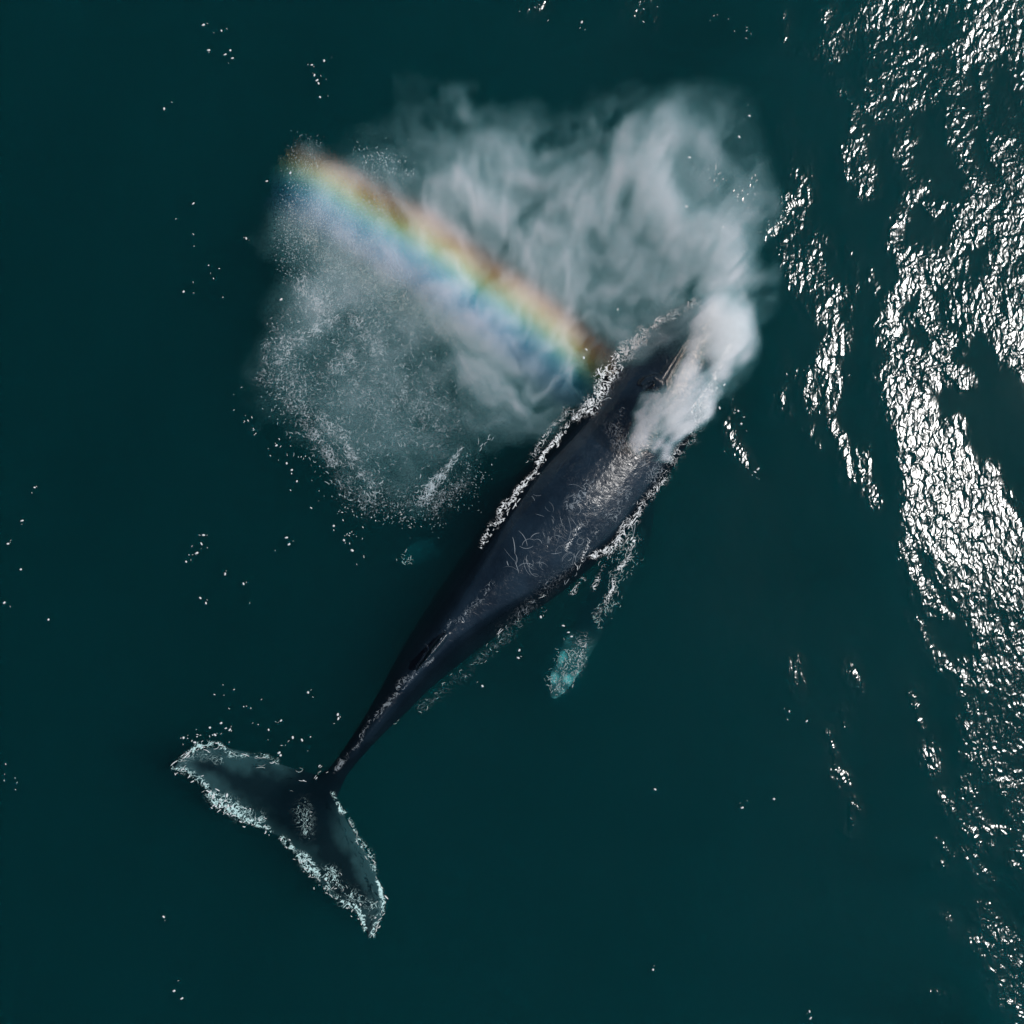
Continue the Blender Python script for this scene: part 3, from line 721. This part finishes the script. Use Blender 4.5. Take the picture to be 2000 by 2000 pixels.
# spray: fine droplets under the thin part of the cloud
f = Flecks()
DENS = .55
f.blob(620, 580, 46, 70, .15, 300, ln=(4, 11), wd=(1, 2), spread=3, curv=3)
DENS = .2
f.blob(590, 560, 14, 30, .2, 90, ln=(10, 22), wd=(1.2, 2.4), spread=.5, ang=R(300))
f.brush([(662,620),(620,640),(585,655),(560,690)], 16, 190, (4, 12), (1.2, 3), spread=1)
f.brush([(560,665),(545,690),(550,705)], 16, 70, (4, 10), (2, 3.6), spread=2)
f.brush([(690,620),(720,670),(750,690),(690,690),(650,730)], 24, 260, (6, 16), (1, 2.2), spread=1.5, curv=3)
f.brush([(598,820),(612,850),(640,885),(652,905)], 30, 260, (4, 11), (1.2, 2.6), spread=1)
f.brush([(560,700),(600,820),(660,910),(740,980),(860,980),(930,920)], 60, 1500, (2, 7), (1, 2.2), spread=3, depth=(-.45, -.03))
f.brush([(620,810),(670,850),(690,880),(672,895)], 16, 160, (6, 16), (1.2, 2.8), spread=.7)
f.brush([(650,900),(700,950),(720,985)], 40, 170, (6, 16), (1.2, 3), spread=.6)
f.brush([(690,905),(720,935),(745,960)], 34, 130, (6, 14), (1.2, 2.6), spread=.6)
f.brush([(905,878),(880,908),(862,925)], 7, 120, (7, 18), (1.2, 2.6), spread=.3)
f.brush([(862,925),(845,948),(822,975)], 16, 230, (6, 16), (1.2, 2.8), spread=.6)
f.brush([(935,860),(930,885)], 7, 20, (8, 16), (1.2, 2.4), spread=.3)
f.brush([(960,850),(945,870)], 8, 20, (8, 16), (1., 2), spread=.3)
DENS = .7
f.blob(900, 935, 80, 50, -.6, 150, ln=(2, 6), wd=(.8, 1.8), spread=3)
f.blob(730, 760, 190, 170, 0, 1500, ln=(5, 14), wd=(.6, 1.3), spread=3, curv=3)
f.blob(720, 560, 120, 110, .4, 800, ln=(4, 11), wd=(.7, 1.6), spread=3, curv=3)
f.blob(560, 720, 60, 110, 0, 420, ln=(3, 9), wd=(1, 2.2), spread=3)
f.blob(760, 985, 130, 40, .2, 230, ln=(2, 7), wd=(.8, 1.8), spread=3)
f.build('spray', 'curved white splash marks on the water under the thin mist', 'spray')
f = Flecks()
DENS = 1.0
f.blob(600, 440, 52, 120, .2, 900, ln=(1.5, 4.5), wd=(.8, 2), spread=3, lift=.4)
f.blob(690, 430, 90, 90, .6, 800, ln=(1.5, 5), wd=(.7, 1.8), spread=3, lift=.4)
f.blob(750, 330, 70, 30, .4, 160, ln=(2, 6), wd=(.7, 2), spread=3, lift=.4)
f.blob(600, 320, 46, 60, .2, 150, ln=(1.5, 4), wd=(.7, 1.6), spread=3, lift=.4)
f.brush([(700,350),(800,430),(950,520),(1080,620)], 110, 420, (2, 5), (.6, 1.8), spread=3, lift=.4)
f.build('spray', 'fine droplets hanging in the air at the left end of the rainbow', 'spray')
DENS = .5
# loose white flecks on the dark sea, standing for lone sun glints and foam
f = Flecks()
FLK = [(398,50),(433,61),(408,99),(440,107),(450,99),(454,114),(321,213),(378,398),(359,570),(549,585),(521,354),(481,466),(567,338),(609,127),(633,119),(614,147),(619,157),(622,163),(625,190),(1206,605),(1145,683),(1140,699),
       (1136,44),(1405,797),(1414,752),(67,952),(43,1017),(16,1062),(41,1112),(9,1177),(95,1210),(391,1168),(402,1178),(398,1045),(394,1062),(385,1080),(364,1097),(440,1121),(476,1140),(652,1027),(672,1055),(688,1075),(565,1063),(560,1050),
       (602,1352),(660,1395),(661,1403),(572,1440),(590,1445),(549,1407),(432,1412),(449,1425),(410,1421),(420,1435),(358,1441),(380,1450),(525,1425),(545,1470),(548,1475),(320,1790),(340,1935),(355,1950),(1279,1541),(1449,1577),(1275,1893),(1580,1974),(1582,1987),
       (1012,1285),(1014,1270),(1100,1222),(1056,1205),(1110,1235),(1116,1243),(942,1340),(1447,828),(1441,803),(1431,870),(1449,903),(1474,922),(1480,916),(1463,227),(1443,268),(1346,308),(1340,404),(1412,444),(1575,1408),(1541,1389),(1511,1560),(540,870),(560,905),(570,918),(580,940)]
for (x, y) in FLK:
    big = random.random()
    f.strand(x, y, random.uniform(5, 8), random.uniform(5, 8), random.random() * 6, 0, .02, None)
    for _ in range(random.choice((0, 1, 2))):
        f.strand(x + random.gauss(0, 10), y + random.gauss(0, 14), random.uniform(2, 5), random.uniform(1, 2.5), random.random() * 6, 0, .0, -.03)
for pl, n in (([(0,1518),(25,1523),(45,1530)], 14), ([(395,1040),(372,1090)], 8), ([(545,850),(565,885),(585,930)], 22), ([(660,1030),(695,1085),(720,1130)], 12), ([(380,1430),(420,1445)], 12), ([(355,1435),(385,1450)], 16),
              ([(440,1422),(448,1432)], 6), ([(1385,330),(1440,380),(1470,400)], 30), ([(1455,370),(1500,450)], 26), ([(1430,790),(1440,900)], 12), ([(560,960),(640,1010),(720,1060)], 26), ([(430,1330),(560,1460)], 30), ([(450,760),(520,900)], 26),
              ([(350,420),(460,600)], 16), ([(650,1000),(830,1030)], 40), ([(1010,5),(1090,20)], 10), ([(1240,10),(1290,40)], 10), ([(1360,40),(1480,70)], 18)):
    f.brush(pl, 26, n, (2, 6), (1.4, 4), spread=3, depth=(-.06, .02))
f.build('foam', 'loose white flecks for sun glints and foam scattered over the dark sea around the whale')

# underwater specks over the tip of the left flipper
f = Flecks()
f.blob(792, 1092, 24, 18, -.6, 36, ln=(5, 12), wd=(1, 2.2), spread=3, depth=(-.7, -.3))
f.build('foam', 'small green patch of specks over the left flipper tip of the whale')

# ------------------------------------------------------------------ mist of the blow
MG = """
0 0 0 0 0 0 0 0 0 0 0 0 0 0 0 0 0 0 0 0 0 0
0 0 0 0 0 0 0 .3 .3 .2 0 0 0 0 0 0 0 0 0 0 0 0
0 0 0 0 0 .3 .5 .9 1 .8 .2 0 0 .1 0 0 0 .2 .4 .2 0 0
0 0 0 0 .2 .8 .8 1 1.4 2 .7 .4 .4 1.7 1.6 1.7 1.8 1.8 2.2 1 0 0
0 0 0 0 .5 .8 1.8 2 1.7 2.4 3 2 .9 2 2.4 3.3 4 3.5 3 1.3 .1 0
0 0 1.2 2.2 1.4 1.2 2.4 1.7 2.6 3.4 4 3 2.4 1.9 2.8 4 5 4.2 3.2 2.3 .3 0
0 1.6 3.8 4.4 4 2.8 2.5 4 5 4.6 4.6 4.6 4.2 3.6 4.7 5.3 5.6 3.7 3 2.8 1.5 0
0 3 4.4 4.6 4.4 3.6 3.2 4.4 5.2 5.2 5 5.2 4 4.6 5.2 4.5 5.7 5 4 3 2 0
0 2.4 4.2 4 4.5 5 4.5 5 5 5 5 5 4.6 5 4 3 5.2 5.6 5 3.5 .4 0
0 .7 2 4.5 5 5.5 5.5 5 4.8 4.8 5 4.6 4.3 3.7 3.3 3.7 5 5.3 5.7 3.9 0 0
0 .8 4 4 4 4.2 4.3 5.3 5.5 5 5 4.5 4.5 3.5 3.1 3.5 2.8 5 6.2 4.2 0 0
0 1 4.5 4.3 2.5 2.7 3.2 4.8 5.5 5.5 5 4.5 4 3.7 2.9 3.3 4.5 6.6 7.6 6 0 0
.2 1.8 3 1.5 2.5 3 2.3 3.4 4 4.5 5 4.5 4.3 4 2.7 2.3 3.2 5.8 7 5.6 0 0
.5 2.5 1.8 2 3 2.8 2.3 2.4 2.6 4.5 4.8 4.8 4.5 4.4 2.4 .8 .8 4.2 6 3.2 0 0
.8 1.2 1.2 2 2.2 2.2 2 2 2.8 4 4 4 4 2.5 .6 0 1 3.5 1.5 .1 0 0
.4 1 1 2.4 2.2 2 2 2 2.3 3 3.5 3.3 2.2 .5 0 0 1.5 1.5 .2 0 0 0
.1 .3 .8 2 2.4 2.2 2.2 2 2 2 2.2 2 .2 0 0 0 0 0 0 0 0 0
0 0 .2 1 2 2.3 2.2 1.8 1.8 1 .3 0 0 0 0 0 0 0 0 0 0 0
0 0 0 .3 .8 1.5 1.8 1.5 .6 0 0 0 0 0 0 0 0 0 0 0 0 0
0 0 0 0 .2 .7 .8 .4 0 0 0 0 0 0 0 0 0 0 0 0 0 0
0 0 0 0 0 0 0 0 0 0 0 0 0 0 0 0 0 0 0 0 0 0
"""
mg = np.array([[float(q) for q in r.split()] for r in MG.strip().split('\n')])
X0, Y0, X1, Y1 = 440, 40, 1560, 1080        # survey span of the cloud map
RES = 1.6
tw, th = int((X1 - X0) / RES), int((Y1 - Y0) / RES)
tx = X0 + (np.arange(tw) + .5) * RES; ty = Y0 + (np.arange(th) + .5) * RES
TX, TY = np.meshgrid(tx, ty)
def F_(cell, oc, g, s, ax_=1.0): return fractal(tw, th, cell / RES, oc, g, s, ax_)
w1, w2 = F_(150, 4, .55, 41), F_(150, 4, .55, 42)
w3, w4 = F_(42, 3, .55, 43), F_(42, 3, .55, 44)
thin = sstep(760, 560, TX) * 0
ux = TX + w1 * 19 + w3 * 7; uy = TY + w2 * 19 + w4 * 7
mv = bicubic(mg, (ux - 500) / 50, (uy - 50) / 50)
# billows: folded noise stretched by the flow
q1 = fractal(tw * 2, th * 2, 95 / RES, 5, .55, 45); q2 = fractal(tw * 2, th * 2, 60 / RES, 4, .6, 46)
def look(a_, x, y): return bicubic(a_, np.clip(x, 1, a_.shape[1] - 3), np.clip(y, 1, a_.shape[0] - 3))
bx = (TX - X0) / RES + w1 * 28 + w3 * 10; by = (TY - Y0) / RES + w2 * 28 + w4 * 10
c1 = look(q1, bx + tw * .4, by + th * .4); c2 = look(q2, bx * .8 + tw * .5, by * 1.25 + th * .2)
fold = 1 - np.abs(c1) * 1.1
wisp = .62 * fold + .38 * (1 - np.abs(c2) * 1.1)
upper = sstep(0, 1, (TX - 620) / 400 + (620 - TY) / 900)
mv = np.clip(mv, 0, None) * (1 + (.7 * wisp - .32) * (.3 + .7 * upper)) - .3 * (1 + .8 * w3) * (1 - sstep(2.5, 4, mv)) - .05
# features seen in the cloud
def soft(cx, cyy, rx, ry, rot, amp):
    global mv
    dx, dy = ux - cx, uy - cyy
    a_ = dx * math.cos(rot) + dy * math.sin(rot); b_ = -dx * math.sin(rot) + dy * math.cos(rot)
    mv = mv + amp * np.exp(-(a_ / rx) ** 2 - (b_ / ry) ** 2)
for q in [(1235,405,18,30,.2,-2.6),(1268,480,14,30,-.7,-1.8),(1340,555,12,24,0,-2.6),(1130,335,40,22,.3,-.9),(1115,240,18,14,0,-.5),(1300,345,24,60,.35,1.2),(1230,360,60,16,-.3,1.1),
          (905,380,14,50,.3,1.0),(890,330,12,40,.2,.9),(1390,500,24,60,.2,.8),(1440,470,20,60,.1,.5),(860,585,45,10,-.25,1.4),(970,690,40,34,.4,.7),(935,740,30,20,.4,.5),(900,470,120,14,.6,.5),(760,470,60,30,.5,.5),
          (1085,300,26,14,.5,1),(1200,300,30,30,.2,.5),(930,200,10,45,-.5,.9),(890,170,8,30,.2,.6),(1050,420,50,20,.2,-.6),(1190,470,45,20,.4,-.9),(1170,520,30,18,.4,-.7),(960,640,30,20,0,-.5)]:
    soft(*q)
mv = np.clip(mv, 0, None)
# clear pocket over the dark back and forehead
def inpoly(poly, X_, Y_):
    r_ = np.zeros(X_.shape, bool); n = len(poly)
    for i in range(n):
        x1, y1 = poly[i]; x2, y2 = poly[(i + 1) % n]
        c = ((y1 > Y_) != (y2 > Y_)) & (X_ < (x2 - x1) * (Y_ - y1) / (y2 - y1 + 1e-9) + x1)
        r_ ^= c
    return r_
def poly_mask(poly, soft_in, soft_out, X_, Y_):
    d = seg_dist(X_, Y_, poly + [poly[0]]); s = np.where(inpoly(poly, X_, Y_), -d, d)
    return 1 - sstep(-soft_in, soft_out, s)
mx_, my_ = TX + w3 * 8, TY + w4 * 8
body_clear = poly_mask([(1395,600),(1340,620),(1265,668),(1215,720),(1150,790),(1090,870),(1000,980),(900,1090),(1350,1090),(1560,900),(1430,720),(1405,690)], 34, 2, mx_, my_)
mv *= 1 - body_clear * sstep(1420, 1360, mx_ - (my_ - 700) * -.2) * sstep(560, 720, my_ + 0 * mx_) * .93
jet = poly_mask([(1262,770),(1240,800),(1236,835),(1234,862),(1242,886),(1268,902),(1312,904),(1346,866),(1384,816),(1416,757),(1440,690),(1440,650),(1425,605),(1395,572),(1365,590),(1352,640),(1338,690),(1320,735),(1298,762)], 14, 8, mx_, my_)
jn = F_(60, 5, .6, 51); jn2 = F_(28, 4, .6, 52)
jf = 1 - np.abs(jn)
soft(1405, 545, 34, 60, .1, 2.6); soft(1372, 588, 30, 26, 0, 3.0); soft(1300, 800, 60, 26, 2.2, 1.6)
mv = mv + jet * np.clip(2.0 + 6.2 * jf + 2.4 * jn2 + 1.2 * sstep(700, 600, my_), 0, 9)
bulge = poly_mask([(1385,575),(1420,560),(1455,590),(1476,640),(1478,690),(1462,722),(1440,730),(1424,715),(1420,660),(1410,610)], 22, 8, mx_, my_)
mv = np.maximum(mv, bulge * (5.2 + .7 * jf))
mv = np.clip(mv, 0, 11)
edge = sstep(0, 40, TX - X0) * sstep(0, 40, X1 - TX) * sstep(0, 30, TY - Y0) * sstep(0, 40, Y1 - TY)
mv *= edge
KT = 0.072
tau = KT * mv ** 1.35                              # optical thickness seen from above
# height of the cloud top over the sea
def blur(a_, n):
    for _ in range(3):
        c = np.cumsum(np.pad(a_, ((n, n), (0, 0)), mode='edge'), 0); a_ = (c[2 * n:] - c[:-2 * n]) / (2 * n)
        c = np.cumsum(np.pad(a_, ((0, 0), (n, n)), mode='edge'), 1); a_ = (c[:, 2 * n:] - c[:, :-2 * n]) / (2 * n)
    return a_
thick = .35 + .17 * blur(mv, 14)
sigma = tau / thick
ZM = .7                                            # mean height of the cloud, used to place the map
img = bpy.data.images.new('cloud_map', tw, th, alpha=True, float_buffer=True)
img.colorspace_settings.name = 'Non-Color'
buf = np.zeros((th, tw, 4), np.float32); buf[..., 0] = sigma[::-1]; buf[..., 1] = (.9 * blur(sigma, 16) + .1 * sigma)[::-1]; buf[..., 3] = 1
img.pixels.foreach_set(buf.ravel()); img.update(); img.pack()
kz = (CAM_H - ZM) / CAM_H
wx0, wx1 = (X0 - 1000) / 100 * kz, (X1 - 1000) / 100 * kz
wy0, wy1 = (1000 - Y1) / 100 * kz, (1000 - Y0) / 100 * kz

def cloud_nodes(N, L, ch=0):
    tc = nn(N, 'ShaderNodeTexCoord'); g = nn(N, 'ShaderNodeNewGeometry')
    s = nn(N, 'ShaderNodeSeparateXYZ'); L.new(g.outputs['Position'], s.inputs[0])
    n3 = nn(N, 'ShaderNodeTexNoise', Scale=2.2, Detail=1.0)
    L.new(g.outputs['Position'], n3.inputs['Vector'])
    u = math_n(N, L, 'DIVIDE', math_n(N, L, 'SUBTRACT', s.outputs[0], wx0), wx1 - wx0)
    v_ = math_n(N, L, 'DIVIDE', math_n(N, L, 'SUBTRACT', s.outputs[1], wy0), wy1 - wy0)
    c = nn(N, 'ShaderNodeCombineXYZ'); L.new(u, c.inputs[0]); L.new(v_, c.inputs[1])
    t = nn(N, 'ShaderNodeTexImage', extension='CLIP'); t.image = img
    L.new(c.outputs[0], t.inputs[0])
    sp = nn(N, 'ShaderNodeSeparateColor'); L.new(t.outputs[0], sp.inputs[0])
    n3o = math_n(N, L, 'ADD', math_n(N, L, 'MULTIPLY', math_n(N, L, 'SUBTRACT', n3.outputs[0], .5), .9), 1.0)
    d = math_n(N, L, 'MULTIPLY', sp.outputs[ch], n3o)
    return d, s

def hull(name, mask_fn, zlo, ztop_fn, mat, step=16):
    """closed shell that follows the outline and the top of the cloud"""
    xs = np.arange(X0, X1 + 1, step); ys = np.arange(Y0, Y1 + 1, step)
    ids = {}; vs_ = []; fs = []
    def vid(i, j, top):
        if (i, j, top) not in ids:
            x = (xs[i] - 1000) / 100 * kz; y = (1000 - ys[j]) / 100 * kz
            ids[(i, j, top)] = len(vs_); vs_.append((x, y, ztop_fn(xs[i], ys[j]) if top else zlo))
        return ids[(i, j, top)]
    cell = set((i, j) for i in range(len(xs) - 1) for j in range(len(ys) - 1) if mask_fn(xs[i] + step / 2, ys[j] + step / 2))
    for (i, j) in cell:
        c = [(i, j), (i, j + 1), (i + 1, j + 1), (i + 1, j)]
        fs.append([vid(*q, True) for q in c]); fs.append([vid(*q, False) for q in c][::-1])
        for e, (di, dj) in enumerate([(-1, 0), (0, 1), (1, 0), (0, -1)]):
            if (i + di, j + dj) not in cell:
                a_, b_ = c[e], c[(e + 1) % 4]
                fs.append([vid(*a_, True), vid(*a_, False), vid(*b_, False), vid(*b_, True)])
    return mesh_obj(name, vs_, fs, mat)
def samp(a_, x, y):
    return float(a_[min(max(int((y - Y0) / RES), 0), th - 1), min(max(int((x - X0) / RES), 0), tw - 1)])
mb = blur(mv, 6)
ZLO = .10
m, N, L = new_mat('blow_mist')
out = nn(N, 'ShaderNodeOutputMaterial')
d, _s = cloud_nodes(N, L)
vs = nn(N, 'ShaderNodeVolumeScatter', Anisotropy=-.22)
cm = nn(N, 'ShaderNodeValToRGB'); cm.color_ramp.elements[0].color = (.24, .72, .78, 1); cm.color_ramp.elements[1].position = .8; cm.color_ramp.elements[1].color = (.76, .84, .95, 1)  # the sea's teal light is put into the colour of thin mist
L.new(d, cm.inputs[0]); L.new(cm.outputs[0], vs.inputs['Color'])
L.new(d, vs.inputs['Density'])
L.new(vs.outputs[0], out.inputs['Volume'])
m.cycles.homogeneous_volume = False
mist = hull('mist', lambda x, y: samp(mb, x, y) > .12, ZLO, lambda x, y: ZLO + samp(thick, x, y), m)
tag(mist, 'pale grey cloud of mist blown out by the whale and drifting up and left', 'mist', kind='stuff')

# ------------------------------------------------------------------ rainbow in the mist
# arc: circle through three points of the bow
bow = [np.array(at(*p, ZM)[:2]) for p in ((620,362),(885,528),(1145,724))]
(xa, ya), (xb, yb), (xc, yc) = bow
D = 2 * (xa * (yb - yc) + xb * (yc - ya) + xc * (ya - yb))
CXb = ((xa ** 2 + ya ** 2) * (yb - yc) + (xb ** 2 + yb ** 2) * (yc - ya) + (xc ** 2 + yc ** 2) * (ya - yb)) / D
CYb = ((xa ** 2 + ya ** 2) * (xc - xb) + (xb ** 2 + yb ** 2) * (xa - xc) + (xc ** 2 + yc ** 2) * (xb - xa)) / D
RB = math.hypot(xa - CXb, ya - CYb)
m, N, L = new_mat('rainbow_mist')  # bow light is put into the scatter colour, fixed in place by radius
out = nn(N, 'ShaderNodeOutputMaterial')
d, s = cloud_nodes(N, L, 1)
dx = math_n(N, L, 'SUBTRACT', s.outputs[0], CXb); dy = math_n(N, L, 'SUBTRACT', s.outputs[1], CYb)
rr = math_n(N, L, 'SQRT', math_n(N, L, 'ADD', math_n(N, L, 'MULTIPLY', dx, dx), math_n(N, L, 'MULTIPLY', dy, dy)))
BW = 1.8
tt = math_n(N, L, 'ADD', math_n(N, L, 'DIVIDE', math_n(N, L, 'SUBTRACT', rr, RB), BW), .5, clamp=True)
cr = nn(N, 'ShaderNodeValToRGB')
cr.color_ramp.interpolation = 'B_SPLINE'
els = [(0, (0, 0, 0)), (.12, (.05, .04, .14)), (.28, (.02, .09, .32)), (.42, (.0, .28, .40)), (.52, (.30, .62, .28)), (.61, (.78, .66, .12)), (.71, (.90, .42, .08)), (.81, (.5, .16, .07)), (.90, (.06, .015, .01)), (1, (0, 0, 0))]
while len(cr.color_ramp.elements) < len(els): cr.color_ramp.elements.new(.5)
for e, (p, c) in zip(cr.color_ramp.elements, els): e.position = p; e.color = (*c, 1)
L.new(tt, cr.inputs[0])
vs = nn(N, 'ShaderNodeVolumeScatter'); L.new(cr.outputs[0], vs.inputs['Color'])
L.new(math_n(N, L, 'MULTIPLY', d, 1.75), vs.inputs['Density']); vs.inputs['Anisotropy'].default_value = -.22
L.new(vs.outputs[0], out.inputs['Volume'])
def in_bow(x, y):
    wx, wy, _ = at(x, y, ZM)
    return abs(math.hypot(wx - CXb, wy - CYb) - RB) < BW * .5 + .1 and samp(mb, x, y) > .12 and x < 1215 and (y < 790)
rb = hull('rainbow', in_bow, ZLO + .02, lambda x, y: ZLO - .02 + samp(thick, x, y), m)
tag(rb, 'soft rainbow band slanting through the mist from upper left to the whale head', 'rainbow')
print('verts water', nv, 'whale', len(nm.vertices), 'RB', RB, CXb, CYb)
